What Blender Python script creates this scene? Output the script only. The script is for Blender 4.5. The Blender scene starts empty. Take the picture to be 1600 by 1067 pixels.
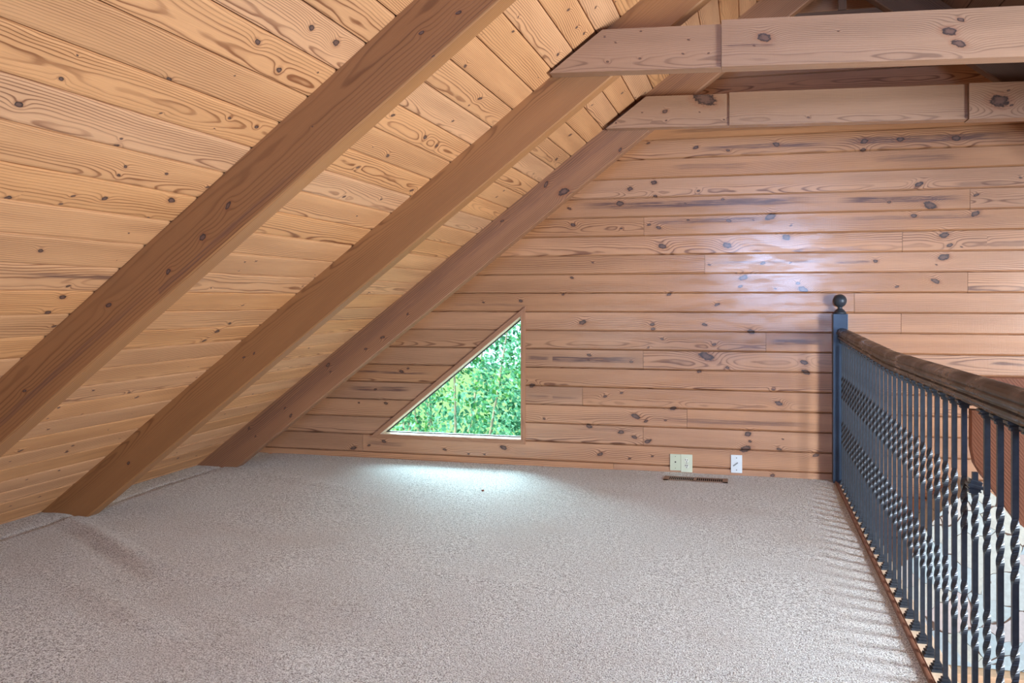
import bpy, bmesh, math, random
from mathutils import Vector, noise as mnoise
random.seed(11)
sc = bpy.context.scene
C = sc.collection

# ------------------------------------------------------------------ camera, light, exposure
FPX, YAW, HOR = 1400.0, math.atan(370 / 1400.0), 467.0
cam = bpy.data.cameras.new('camera'); camo = bpy.data.objects.new('camera', cam); C.objects.link(camo)
cam.sensor_width = 36; cam.lens = FPX / 1600 * 36
cam.shift_y = -(533.5 - HOR) / 1600
cam.clip_start = 0.05; cam.clip_end = 200
camo.location = (0, 0, 0); camo.rotation_euler = (math.pi / 2, 0, YAW)
sc.camera = camo

sc.view_settings.view_transform = 'Standard'; sc.view_settings.look = 'None'
sc.view_settings.gamma = 1; sc.view_settings.use_curve_mapping = False
sc.view_settings.exposure = -0.62

w = bpy.data.worlds.new('sky'); sc.world = w; w.use_nodes = True
bg = w.node_tree.nodes['Background']
bg.inputs[0].default_value = (0.62, 0.80, 1.0, 1); bg.inputs[1].default_value = 4.2

sl = bpy.data.lights.new('sun', 'SUN'); slo = bpy.data.objects.new('sun', sl); C.objects.link(slo)
sl.energy = 20; sl.angle = math.radians(2); sl.color = (1, .97, .88)
slo.rotation_euler = Vector((.45, .5, -.75)).to_track_quat('-Z', 'Y').to_euler()

def area(name, loc, direction, sx, sy, power, col, spread):
    l = bpy.data.lights.new(name, 'AREA'); o = bpy.data.objects.new(name, l); C.objects.link(o)
    l.shape = 'RECTANGLE'; l.size = sx; l.size_y = sy; l.energy = power; l.color = col; l.spread = math.radians(spread)
    o.location = loc; o.rotation_euler = Vector(direction).to_track_quat('-Z', 'Z').to_euler()
    return o
# daylight standing in the great room's side window, in the window behind the camera
# and in the small triangular window of the gable wall, plus an added low fill
area('side_window_daylight', (3.36, 2.3, -.22), (-1, .25, -.15), 1.25, .85, 400, (.86, .94, 1.0), 160)
area('front_window_daylight', (.42, -2.74, .46), (0, 1, -.12), 1.15, .8, 88, (.40, .60, 1.0), 110)
area('front_low_fill', (-1.9, -2.74, -.55), (.1, 1, .1), 1.6, .9, 26, (1.0, .95, .9), 170)  # unseen fill added behind the camera to lift the left ceiling
area('gable_window_daylight', (-2.35, 7.25, .12), (.18, -1, -.32), 1.6, .9, 330, (.66, .90, 1.0), 150)

# ------------------------------------------------------------------ constants of the place
S = .772; LN = math.hypot(1, S)
EX = -3.52            # eave line, x at carpet level
FZ = -1.1             # carpet level
WY = 5.757            # face of the gable wall
FY = -2.8             # front wall behind the camera
RX = .47              # ridge
RZ = FZ + S * (RX - EX)
LZ = -3.6             # floor of the room below
def slope_left(x): return FZ + S * (x - EX)

WK = [(-1.117,0.142,0.0108),(-0.033,0.136,0.0216),(-0.051,0.081,0.0108),(0.291,0.1,0.0108),(0.32,0.062,0.0243),(0.158,0.067,0.0067),(-1.175,0.032,0.0081),(-0.49,0.031,0.0108),(-0.193,-0.032,0.0135),(-1.046,-0.149,0.0189),(-0.591,-0.188,0.0121),(-0.596,-0.16,0.0121),(-0.27,-0.158,0.0121),(0.012,-0.2,0.0189),(-0.21,-0.283,0.0121),(-0.62,-0.305,0.0067),(-0.535,-0.251,0.0094),(-1.003,-0.362,0.0121),(-1.007,-0.395,0.0067),(-0.728,-0.4,0.0108),(-0.259,-0.357,0.0351),(0.326,-0.385,0.0189),(0.337,-0.444,0.0202),(-0.302,-0.453,0.0121),(-0.13,-0.425,0.0121),(-1.385,-0.568,0.0162),(0.145,-0.556,0.0081),(-0.899,-0.627,0.0108),(-0.792,-0.601,0.0094),(-0.463,-0.691,0.0162),(0.179,-0.64,0.0175),(-0.701,-0.749,0.0216),(-0.637,-0.778,0.0108),(-0.512,-0.768,0.0067),(-1.302,-0.786,0.0067),(-1.003,-0.824,0.0162),(-0.795,-0.854,0.0162),(-0.708,-0.883,0.0148),(-0.625,-0.907,0.0175),(-0.006,-0.836,0.0175),(0.007,-0.881,0.0094),(-0.019,-0.928,0.027),(0.183,-0.923,0.0135),(0.202,-0.859,0.0054),(0.395,-0.95,0.0148),(-0.93,-1.002,0.0162),(-0.741,-1.022,0.0081),(-0.596,-1.001,0.0067),(0.142,-1.085,0.0121),(-0.979,0.239,0.0067),(0.084,0.225,0.0121),(-0.239,0.218,0.0081),(0.247,0.226,0.0067),(-0.322,0.959,0.014),(-0.127,0.931,0.0102),(0.164,0.956,0.0178),(-0.585,0.746,0.0166),(-0.738,0.71,0.0166),(-0.562,0.7,0.0064),(-0.576,0.658,0.0115),(-0.308,0.684,0.0089),(-1.134,0.594,0.0102),(-0.804,0.618,0.0204),(-0.389,0.607,0.0064),(-0.157,0.626,0.0102),(-1.109,0.486,0.014),(-0.793,0.457,0.0076),(-0.615,0.478,0.0102),(-0.556,0.457,0.014),(-0.371,0.502,0.0076),(-0.121,0.491,0.0127),(0.027,0.492,0.0064),(0.128,0.511,0.0255),(0.25,0.454,0.0064),(-0.533,0.339,0.0217),(-0.133,0.338,0.0229),(0.223,0.381,0.0229),(-0.621,0.998,0.0089),(0.671,0.952,0.0191),(0.665,0.9,0.0135),(0.874,0.954,0.0191),(1.178,0.948,0.0202),(0.978,0.684,0.018),(0.811,0.582,0.0101),(1.037,0.558,0.0292),(1.286,0.611,0.0112),(0.948,0.498,0.0157),(1.282,0.503,0.0202),(1.517,0.705,0.0079),(1.115,0.38,0.0225),(1.144,0.32,0.0146),(1.207,0.309,0.0056),(1.331,0.352,0.009),(0.736,0.231,0.0135),(1.112,0.25,0.0247),(1.071,0.205,0.0056),(1.066,0.109,0.0191),(0.854,0.076,0.0101),(-1.461,-0.009,0.0117),(-1.72,-0.02,0.0078),(-2.308,-0.494,0.0136),(-2.259,-0.472,0.0078),(-2.501,-0.623,0.0088),(-1.387,-0.571,0.0136),(-1.302,-0.787,0.0068),(-2.422,-0.717,0.0117),(-2.624,-0.718,0.0068),(-2.665,-1.035,0.0175),(-1.994,-1.017,0.0117),(-1.824,-1.039,0.0068),(-1.713,-1.038,0.0068),(-1.577,-0.988,0.0195),(-2.548,-1.013,0.0097),(-2.437,-0.98,0.0136)]
STREAK = [(-1.042,-0.39,0.391,0.0202,1.0),(-0.096,-0.766,0.556,0.0148,0.6),(0.283,-0.26,0.177,0.0189,0.9),(-1.242,-0.64,0.192,0.0108,0.5),(-0.904,-0.843,0.239,0.0108,0.4),(-0.023,-0.301,0.104,0.0135,0.25),(0.074,0.948,0.414,0.0153,0.8),(-0.345,0.606,0.833,0.0229,1.0),(-0.245,0.494,0.399,0.0178,0.8),(0.112,0.232,0.376,0.0089,0.6),(-0.242,0.837,0.275,0.0191,0.4),(-0.041,1.064,0.529,0.0127,0.5),(1.012,0.954,0.524,0.0225,0.9),(0.869,0.599,0.381,0.0202,1.0),(0.972,0.487,0.483,0.0135,0.5),(0.955,0.84,0.262,0.0225,0.5),(0.611,0.227,0.122,0.0101,0.8),(1.306,0.676,0.167,0.018,0.4),(-2.401,-0.504,0.323,0.0088,1.0),(-2.469,-0.616,0.255,0.0175,0.9),(-2.427,-0.995,0.168,0.0156,0.6),(-1.341,-0.384,0.081,0.0136,0.9),(-1.684,-0.036,0.304,0.0097,0.4),(-1.347,-0.639,0.086,0.0088,0.5)]
JOINTS = [(-0.649,0.459),(-0.268,0.221),(0.885,0.339),(1.24,0.094),(0.878,-0.137),(0.103,-0.273),(-0.653,-0.401),(-1.047,-0.646),(-0.653,-0.884),(-2.594,-1.037),(1.253,0.596)]
CK = [(1.657,2.6,0.0069),(1.619,2.502,0.0105),(2.011,2.593,0.0043),(2.26,2.647,0.0061),(2.401,2.65,0.0079),(2.245,2.598,0.0027),(1.932,2.696,0.0083),(1.981,2.453,0.0081),(1.972,2.48,0.0049),(2.078,2.391,0.0065),(2.085,2.357,0.0065),(2.009,2.254,0.0057),(1.996,2.218,0.0051),(2.12,2.263,0.0093),(2.38,2.299,0.0146),(2.365,2.209,0.0066),(2.207,3.006,0.0104),(2.092,2.027,0.0094),(1.825,2.214,0.0095),(2.249,2.397,0.0062),(1.641,2.671,0.0031),(2.079,2.896,0.0112),(2.251,2.852,0.0107),(2.472,2.379,0.006),(2.355,3.007,0.0144),(3.109,3.192,0.0099),(3.461,3.128,0.011),(3.161,3.402,0.0077),(3.67,3.478,0.0105),(3.569,3.603,0.0085),(3.683,3.614,0.0087),(3.361,3.611,0.008),(3.537,3.707,0.0075),(3.271,2.724,0.0115),(3.16,2.628,0.008),(3.774,2.603,0.0113),(3.603,2.511,0.0073),(3.294,2.475,0.0084),(3.453,2.986,0.0077),(3.438,3.079,0.0042),(3.01,2.887,0.0091),(3.386,2.866,0.0135),(3.548,2.855,0.0106),(4.615,3.456,0.0076),(4.795,3.265,0.0137),(5.012,3.111,0.0144),(4.934,2.964,0.0059),(4.808,2.736,0.0082),(4.805,2.79,0.0082),(4.817,3.62,0.0102),(3.562,2.39,0.0054),(2.093,2.025,0.0057),(2.365,1.814,0.0128),(2.338,1.871,0.0076),(2.374,1.734,0.0129),(2.467,1.658,0.0081),(3.54,1.626,0.0109),(3.512,1.57,0.0145),(3.492,1.503,0.0118),(3.474,1.761,0.0062),(3.097,1.876,0.0048),(3.474,1.082,0.0083),(3.088,1.196,0.0066),(3.371,1.135,0.0072),(2.968,1.772,0.0031),(2.988,1.096,0.0065),(3.08,0.927,0.0067),(3.06,0.78,0.0076),(3.414,0.669,0.0074),(3.409,0.718,0.0074),(3.058,0.78,0.0106),(3.417,0.67,0.01),(3.408,0.72,0.0083),(3.479,1.079,0.0083),(3.086,1.199,0.006),(3.084,0.927,0.0061),(2.996,1.021,0.0044),(2.987,1.099,0.0066),(3.352,0.47,0.0058),(3.536,0.483,0.0069),(3.639,0.226,0.0072),(3.07,0.7,0.0046),(4.538,1.061,0.0083),(4.735,0.224,0.01),(4.704,0.891,0.0065),(4.835,0.733,0.0056),(4.649,0.7,0.0054),(4.552,0.246,0.0043)]
R1 = [(2.391,0.088,0.0105),(2.261,0.11,0.0121),(2.763,0.081,0.0029),(3.201,0.092,0.0074),(3.321,0.122,0.0073),(3.186,0.171,0.0037),(1.854,0.067,0.0093),(2.097,0.118,0.0091),(1.417,0.093,0.0068)]
R2 = [(1.432,0.07,0.0059),(1.488,0.087,0.0058),(0.591,0.1,0.0092)]
R3 = [(2.954,0.036,0.0161),(3.011,0.137,0.0272),(3.415,0.157,0.0121),(2.613,0.038,0.0101),(1.169,0.04,0.0136),(0.47,0.029,0.0078),(0.757,0.079,0.0077),(0.764,0.14,0.0107),(1.157,0.083,0.0068),(0.475,0.099,0.0062),(1.572,0.125,0.0116),(1.436,0.114,0.0088),(1.792,0.111,0.0077)]
T1 = [(-0.586,1.103,0.004),(-0.54,1.075,0.004),(-0.435,1.115,0.004),(-0.311,1.096,0.004),(-0.239,1.065,0.005),(-0.15,1.106,0.004),(-0.574,0.997,0.005),(-0.439,1.002,0.005),(-0.262,1.009,0.004),(-0.159,1.004,0.004),(0.061,1.049,0.022),(0.021,1.019,0.004),(0.739,1.022,0.022),(0.775,0.973,0.02),(0.781,1.063,0.01),(0.34,1.053,0.004)]
T2 = [(-0.585,1.113,0.004),(-0.422,1.103,0.004),(-0.456,1.055,0.014),(-0.584,1.056,0.004),(-0.734,1.004,0.005),(-0.566,0.994,0.004),(-0.45,1.003,0.005),(-0.265,1.041,0.004),(-0.141,1.103,0.004),(-0.133,0.993,0.005),(-0.238,1.114,0.05),(0.312,0.98,0.006),(1.239,1.016,0.04),(1.125,1.08,0.006),(1.281,1.067,0.006),(1.14,0.972,0.005),(1.294,0.991,0.008)]

# ------------------------------------------------------------------ node helpers
class NT:
    def __init__(s, name):
        m = bpy.data.materials.new(name); m.use_nodes = True
        s.m = m; s.t = m.node_tree; s.n = s.t.nodes; s.p = s.n['Principled BSDF']
    def new(s, ty): return s.n.new(ty)
    def put(s, sock, v):
        if hasattr(v, 'is_linked') or isinstance(v, bpy.types.NodeSocket): s.t.links.new(v, sock)
        else: sock.default_value = v
    def M(s, op, a, b=0.0, c=None, clamp=False):
        n = s.new('ShaderNodeMath'); n.operation = op; n.use_clamp = clamp
        s.put(n.inputs[0], a); s.put(n.inputs[1], b)
        if c is not None: s.put(n.inputs[2], c)
        return n.outputs[0]
    def V(s, op, a, b=(0, 0, 0)):
        n = s.new('ShaderNodeVectorMath'); n.operation = op
        s.put(n.inputs[0], a); s.put(n.inputs[1], b)
        return n.outputs[1] if op in ('LENGTH', 'DOT_PRODUCT', 'DISTANCE') else n.outputs[0]
    def attr(s, name):
        n = s.new('ShaderNodeAttribute'); n.attribute_name = name; return n.outputs['Vector']
    def sep(s, v):
        n = s.new('ShaderNodeSeparateXYZ'); s.put(n.inputs[0], v); return n.outputs
    def comb(s, x, y, z):
        n = s.new('ShaderNodeCombineXYZ')
        for i, v in enumerate((x, y, z)): s.put(n.inputs[i], v)
        return n.outputs[0]
    def noise(s, vec, scale=1.0, detail=2.0, rough=.5, dist=0.0):
        n = s.new('ShaderNodeTexNoise'); s.put(n.inputs['Vector'], vec); n.inputs['Scale'].default_value = scale
        n.inputs['Detail'].default_value = detail; n.inputs['Roughness'].default_value = rough
        n.inputs['Distortion'].default_value = dist
        return n.outputs[0]
    def mix(s, f, a, b, mode='MIX'):
        n = s.new('ShaderNodeMix'); n.data_type = 'RGBA'; n.blend_type = mode
        s.put(n.inputs[0], f)
        s.put(n.inputs[6], a if not isinstance(a, tuple) else a + (1,) * (4 - len(a)))
        s.put(n.inputs[7], b if not isinstance(b, tuple) else b + (1,) * (4 - len(b)))
        return n.outputs[2]
    def ramp(s, f, stops):
        n = s.new('ShaderNodeValToRGB'); s.put(n.inputs[0], f); e = n.color_ramp.elements
        while len(e) < len(stops): e.new(.5)
        for i, (p, c) in enumerate(stops):
            e[i].position = p; e[i].color = (c, c, c, 1) if not isinstance(c, tuple) else c + (1,) * (4 - len(c))
        return n.outputs[0]
    def mr(s, v, a, b, c=0.0, d=1.0, smooth=True):
        n = s.new('ShaderNodeMapRange'); n.interpolation_type = 'SMOOTHSTEP' if smooth else 'LINEAR'
        for i, x in enumerate((v, a, b, c, d)): s.put(n.inputs[i], x)
        return n.outputs[0]
    def bump(s, h, strength=.3, dist=.001):
        n = s.new('ShaderNodeBump'); n.inputs['Strength'].default_value = strength
        n.inputs['Distance'].default_value = dist; s.put(n.inputs['Height'], h)
        s.t.links.new(n.outputs[0], s.p.inputs['Normal'])

def lin(r, g, b):
    f = lambda c: (c / 255 / 12.92) if c / 255 <= .04045 else ((c / 255 + .055) / 1.055) ** 2.4
    return (f(r), f(g), f(b))

def wood(name, light, dark, rough=.45, coat=0.0, ring=.8, knotc=(70, 52, 48), saw=0.0, tonevar=.16, nknots=3):
    t = NT(name)
    u, v, sd = t.sep(t.attr('grain'))
    P = t.comb(u, v, t.M('MULTIPLY', sd, 7.31))
    # wandering heart of the board and its depth under the face: gives cathedral grain
    na = t.noise(t.V('MULTIPLY', P, (.75, 2.5, 1)), 1, 1)
    off = t.M('MULTIPLY', t.M('SUBTRACT', t.M('FRACT', t.M('MULTIPLY', sd, 3.77)), .5), .13)
    vv = t.M('ADD', t.M('ADD', v, off), t.M('MULTIPLY', t.M('SUBTRACT', na, .5), .06))
    nh = t.noise(t.V('ADD', t.V('MULTIPLY', P, (1.0, 1.5, 1)), (40, 0, 3)), 1, 1.5)
    h = t.M('ADD', .004, t.M('MULTIPLY', nh, .085))
    r = t.M('SQRT', t.M('ADD', t.M('MULTIPLY', vv, vv), t.M('MULTIPLY', h, h)))
    e = None; push = None
    kn = t.noise(t.V('MULTIPLY', P, (60, 90, 1)), 1, 2)
    for i in range(nknots):
        ku, kv, kr = t.sep(t.attr('knot%d' % i))
        du = t.M('MULTIPLY', t.M('SUBTRACT', u, ku), .66); dv = t.M('SUBTRACT', v, kv)
        # knots lean a little against the grain
        du2 = t.M('ADD', du, t.M('MULTIPLY', dv, t.M('MULTIPLY', t.M('SINE', t.M('MULTIPLY', ku, 43.0)), .5)))
        d = t.M('SQRT', t.M('ADD', t.M('MULTIPLY', du2, du2), t.M('MULTIPLY', dv, dv)))
        kr = t.M('MULTIPLY', kr, .74); q = t.M('DIVIDE', d, kr)
        e = q if e is None else t.M('MINIMUM', e, q)
        g = t.M('DIVIDE', t.M('MULTIPLY', kr, 1.6), t.M('ADD', 1.0, t.M('POWER', t.M('MULTIPLY', q, .42), 3.0)))
        push = g if push is None else t.M('ADD', push, g)
    wav = t.M('ADD', t.M('MULTIPLY', t.noise(t.V('MULTIPLY', P, (7, 60, 1)), 1, 2), .0020), t.M('MULTIPLY', t.noise(t.V('MULTIPLY', P, (3.2, 9, 1)), 1, 2), .018))
    r2 = t.M('ADD', t.M('ADD', r, push), wav)
    K = t.M('ADD', 95, t.M('MULTIPLY', t.M('FRACT', t.M('MULTIPLY', sd, 5.13)), 95))
    ph = t.M('FRACT', t.M('MULTIPLY', r2, K))
    rg = t.ramp(ph, [(0, .12), (.40, .06), (.66, .30), (.80, 1.0), (.90, .95), (1.0, .12)])
    band = t.noise(t.V('MULTIPLY', P, (1.2, 14, 1)), 1, 2)
    rs = t.M('MULTIPLY', rg, t.M('MULTIPLY', t.mr(band, .3, .65, .3, 1.0), ring))
    col = t.mix(rs, light, dark)
    # board to board tone, slow tone along the board, fibres
    tone = t.M('ADD', t.M('MULTIPLY', t.M('SUBTRACT', t.M('FRACT', t.M('MULTIPLY', sd, 9.7)), .5), tonevar),
               t.M('MULTIPLY', t.M('SUBTRACT', t.noise(t.V('MULTIPLY', P, (.9, 7, 1)), 1, 2), .5), .35))
    fib = t.M('MULTIPLY', t.M('SUBTRACT', t.noise(t.V('MULTIPLY', P, (9, 420, 1)), 1, 2), .5), .28)
    val = t.M('ADD', 1.0, t.M('ADD', tone, fib))
    hs = t.new('ShaderNodeHueSaturation'); t.put(hs.inputs['Color'], col); t.put(hs.inputs['Value'], val)
    t.put(hs.inputs['Saturation'], t.M('ADD', .95, t.M('MULTIPLY', t.M('FRACT', t.M('MULTIPLY', sd, 2.9)), .12)))
    col = hs.outputs[0]
    # blue stain / pitch streak running along the grain
    su, sv, slen = t.sep(t.attr('streak')); sw, ss, _ = t.sep(t.attr('streak_look'))
    wob = t.M('MULTIPLY', t.M('SUBTRACT', t.noise(t.V('MULTIPLY', P, (4.5, 0, 1)), 1, 2), .5), .018)
    dvs = t.M('ABSOLUTE', t.M('ADD', t.M('SUBTRACT', v, sv), wob))
    du_ = t.M('ABSOLUTE', t.M('SUBTRACT', u, su))
    taper = t.mr(du_, t.M('MULTIPLY', slen, 1.0), t.M('MULTIPLY', slen, .55))
    sn = t.noise(t.V('MULTIPLY', P, (5, 130, 1)), 1, 3, .65)
    sm = t.M('MULTIPLY', t.mr(dvs, t.M('MULTIPLY', sw, 1.15), t.M('MULTIPLY', sw, .55)), taper)
    sm = t.M('MULTIPLY', t.M('MULTIPLY', sm, ss), t.mr(sn, .32, .6, .15, 1.0))
    col = t.mix(sm, col, lin(98, 68, 62))
    # knots
    e2 = t.M('ADD', e, t.M('MULTIPLY', t.M('SUBTRACT', kn, .5), 1.1))
    halo = t.mr(e2, 2.1, 1.0, 0, .38)
    col = t.mix(halo, col, lin(140, 84, 55))
    core = t.mr(e2, 1.15, .85)
    kc = t.mix(t.mr(e2, .35, .95), lin(knotc[0] + 40, knotc[1] + 30, knotc[2] + 22), lin(knotc[0] - 18, knotc[1] - 14, knotc[2] - 12))
    col = t.mix(core, col, kc)
    t.put(t.p.inputs['Base Color'], col)
    t.p.inputs['Roughness'].default_value = rough
    
    if coat: t.put(t.p.inputs['Coat Weight'], t.M('MULTIPLY', t.mr(t.noise(t.V('MULTIPLY', P, (5, 22, 1)), 1, 3, .6), .36, .56, .25, 1.0), coat))
    t.p.inputs['Coat Tint'].default_value = (1, 1, 1, 1); t.p.inputs['Coat Roughness'].default_value = .2
    hgt = t.M('SUBTRACT', t.M('MULTIPLY', t.M('ADD', fib, 0), 1.2), t.M('MULTIPLY', rg, .35))
    if saw: hgt = t.M('ADD', hgt, t.M('MULTIPLY', t.noise(t.V('MULTIPLY', P, (260, 9, 1)), 1, 2), saw))
    hgt = t.M('SUBTRACT', hgt, t.M('MULTIPLY', core, .8))
    t.bump(hgt, .55, .0012)
    return t.m

def plain(name, col, rough=.5, metal=0.0, var=.08, scale=30, bump=0.0):
    t = NT(name)
    g = t.new('ShaderNodeTexCoord').outputs['Object']
    n = t.noise(g, scale, 3)
    c = t.mix(t.mr(n, .3, .7), tuple(x * (1 - var) for x in col), tuple(min(1, x * (1 + var)) for x in col))
    t.put(t.p.inputs['Base Color'], c); t.p.inputs['Roughness'].default_value = rough
    t.p.inputs['Metallic'].default_value = metal
    if bump: t.bump(n, bump, .002)
    return t.m

M_wall = wood('pine_wall_boards', lin(197, 148, 111), lin(108, 65, 43), rough=.42, coat=.95, ring=.95, saw=.8)
M_ceil = wood('pine_ceiling_boards', lin(213, 161, 116), lin(122, 71, 42), rough=.55, ring=.9, tonevar=.12)
M_raft = wood('stained_rafter_pine', lin(164, 118, 80), lin(98, 60, 38), rough=.5, ring=.62)
M_raft3 = wood('stained_rafter_pine_dark', lin(160, 114, 82), lin(80, 50, 36), rough=.5, ring=.8)
M_attic_shade = wood('shaded_attic_pine', lin(112, 84, 66), lin(62, 44, 34), rough=.7, ring=.8)  # pine darkened in its colour to paint the shade of the attic
M_tie = wood('weathered_tie_pine', lin(168, 132, 106), lin(94, 64, 50), rough=.42, coat=.6, ring=.6, saw=.8)
M_trim = wood('pine_casing', lin(180, 132, 100), lin(120, 76, 54), rough=.45, ring=.6, nknots=1)
M_plank = wood('red_brown_plank', lin(160, 102, 70), lin(112, 64, 42), rough=.6, ring=.55, nknots=1)
M_gap = plain('dark_gap', lin(92, 58, 38), .8)
M_cream = plain('cream_paint', lin(228, 210, 186), .5)
M_brown = plain('brown_edging', lin(128, 88, 70), .5)
M_iron = plain('blue_black_iron', lin(56, 64, 74), .42, .25, .15, 60)
M_newel = plain('navy_painted_steel', lin(50, 66, 86), .36, .2, .2, 8)
M_slate = plain('lower_floor_boards', lin(170, 128, 96), .45)
M_plaster = plain('plain_pine_panel', lin(190, 140, 106), .6)

# ------------------------------------------------------------------ board builder
class Boards:
    """collects boards as swept profiles with grain coordinates and knots per face"""
    def __init__(s): s.v = []; s.f = []; s.g = []; s.k = []; s.st = []; s.sl = []
    def sweep(s, o, U, V, N, L, prof, knots=(), streaks=(), seed=None, seg=.25, shear=(0, 0), v0=0.0, u0=0.0, cap=True, closed=False):
        """prof: list of (v, n). shear: how far u starts/ends shift per unit v"""
        o, U, V, N = Vector(o), Vector(U), Vector(V), Vector(N)
        if seed is None: seed = random.random() * 10 + .1
        ns = max(1, int(math.ceil(L / seg)))
        pr = list(prof) + ([prof[0]] if closed else [])
        cum = [0.0]
        for a, b in zip(pr, pr[1:]): cum.append(cum[-1] + math.hypot(b[0] - a[0], b[1] - a[1]))
        base = len(s.v); n = len(pr)
        us = []
        for i in range(ns + 1):
            row = []
            for j, (pv, pn) in enumerate(pr):
                a = shear[0] * pv; b = L + shear[1] * pv
                uu = a + (b - a) * i / ns
                s.v.append(o + U * uu + V * pv + N * pn); row.append(uu)
            us.append(row)
        for i in range(ns):
            for j in range(n - 1):
                i0 = base + i * n + j
                s.f.append((i0, i0 + n, i0 + n + 1, i0 + 1))
                gv = [(us[i][j], cum[j]), (us[i + 1][j], cum[j]), (us[i + 1][j + 1], cum[j + 1]), (us[i][j + 1], cum[j + 1])]
                s.g += [(x + u0, y + v0, seed) for x, y in gv]
                uc = (us[i][j] + us[i + 1][j]) / 2 + u0; vc = (cum[j] + cum[j + 1]) / 2 + v0
                s._look(uc, vc, knots, streaks)
        if cap:
            m = n - 1 if closed else n
            for i, rev in ((0, False), (ns, True)):
                idx = [base + i * n + j for j in range(m)]
                if rev: idx = idx[::-1]
                if m >= 3:
                    s.f.append(tuple(idx))
                    s.g += [(s.v[q].x * .2 + s.v[q].z * .3, s.v[q].y * .3 + s.v[q].z, seed + .3) for q in idx]
                    s._look(99, 99, (), ())
    def _look(s, uc, vc, knots, streaks):
        ks = sorted(knots, key=lambda k: (math.hypot((k[0] - uc) * .8, k[1] - vc)) / (k[2] + .008))[:3]
        s.k.append([tuple(k) for k in ks] + [(500.0, 500.0, .01)] * (3 - len(ks)))
        best = None
        for q in streaks:
            if abs(q[0] - uc) < q[2] + .3:
                d = abs(q[1] - vc) + max(0, abs(q[0] - uc) - q[2])
                if best is None or d < best[0]: best = (d, q)
        q = best[1] if best else (500, 500, .1, .01, 0)
        s.st.append((q[0], q[1], q[2])); s.sl.append((q[3], q[4], 0))
    def quad(s, pts, seed=5.0, g=None):
        b = len(s.v); s.v += [Vector(p) for p in pts]; s.f.append(tuple(range(b, b + len(pts))))
        s.g += g or [(p[0], p[2], seed) for p in pts]; s._look(99, 99, (), ())
    def build(s, name, mat, parent=None):
        me = bpy.data.meshes.new(name); me.from_pydata([tuple(v) for v in s.v], [], s.f); me.update()
        a = me.attributes.new('grain', 'FLOAT_VECTOR', 'CORNER')
        a.data.foreach_set('vector', [c for g in s.g for c in g])
        for i in range(3):
            a = me.attributes.new('knot%d' % i, 'FLOAT_VECTOR', 'FACE'); a.data.foreach_set('vector', [c for k in s.k for c in k[i]])
        a = me.attributes.new('streak', 'FLOAT_VECTOR', 'FACE'); a.data.foreach_set('vector', [float(c) for k in s.st for c in k])
        a = me.attributes.new('streak_look', 'FLOAT_VECTOR', 'FACE'); a.data.foreach_set('vector', [float(c) for k in s.sl for c in k])
        bm = bmesh.new(); bm.from_mesh(me)
        bmesh.ops.recalc_face_normals(bm, faces=bm.faces); bm.to_mesh(me); bm.free()
        me.materials.append(mat)
        o = bpy.data.objects.new(name, me); C.objects.link(o)
        if parent: o.parent = parent
        return o

def obj(name, bm, mat, parent=None, smooth=False):
    me = bpy.data.meshes.new(name); bm.to_mesh(me); bm.free(); me.materials.append(mat)
    if smooth:
        for p in me.polygons: p.use_smooth = True
    o = bpy.data.objects.new(name, me); C.objects.link(o)
    if parent: o.parent = parent
    return o
def struct(o): o['kind'] = 'structure'; return o
def tag(o, label, cat, group=None):
    o['label'] = label; o['category'] = cat
    if group: o['group'] = group
    return o
def empty(name, loc): 
    o = bpy.data.objects.new(name, None); C.objects.link(o); o.location = loc; return o
def box(bm, x0, x1, y0, y1, z0, z1, bev=0.0):
    vs = [bm.verts.new((x, y, z)) for x in (x0, x1) for y in (y0, y1) for z in (z0, z1)]
    F = [bm.faces.new([vs[i] for i in f]) for f in ((0, 1, 3, 2), (4, 6, 7, 5), (0, 4, 5, 1), (2, 3, 7, 6), (0, 2, 6, 4), (1, 5, 7, 3))]
    if bev:
        es = list({e for f in F for e in f.edges})
        bmesh.ops.bevel(bm, geom=es, offset=bev, segments=2, affect='EDGES', profile=.7)
    return bm
def boxo(name, mat, *a, parent=None, bev=0.0):
    return obj(name, box(bmesh.new(), *a, bev=bev), mat, parent)
def extrude_poly(bm, pts, axis, a, b):
    """polygon pts (2D) extruded along axis between a and b"""
    def P(p, q):
        if axis == 'y': return (p[0], q, p[1])
        if axis == 'x': return (q, p[0], p[1])
        return (p[0], p[1], q)
    A = [bm.verts.new(P(p, a)) for p in pts]; B = [bm.verts.new(P(p, b)) for p in pts]
    bm.faces.new(A); bm.faces.new(B[::-1])
    for i in range(len(pts)):
        j = (i + 1) % len(pts); bm.faces.new((A[i], B[i], B[j], A[j]))
    bmesh.ops.recalc_face_normals(bm, faces=bm.faces)
    return bm
def lathe(bm, prof, cx, cy, n=20):
    rings = [[bm.verts.new((cx + r * math.cos(2 * math.pi * i / n), cy + r * math.sin(2 * math.pi * i / n), z)) for i in range(n)] for r, z in prof]
    for a, b in zip(rings, rings[1:]):
        for i in range(n): bm.faces.new((a[i], a[(i + 1) % n], b[(i + 1) % n], b[i]))
    bm.faces.new(rings[0][::-1]); bm.faces.new(rings[-1])
    return bm

def rnd_knots(L, w, dens, rmin=.003, rmax=.011, u0=0.0):
    return [(u0 + random.random() * L, random.uniform(.1, .9) * w, random.uniform(rmin, rmax) * random.choice((.5, .7, 1, 1))) for _ in range(int(L * dens + random.random()))]

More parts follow.
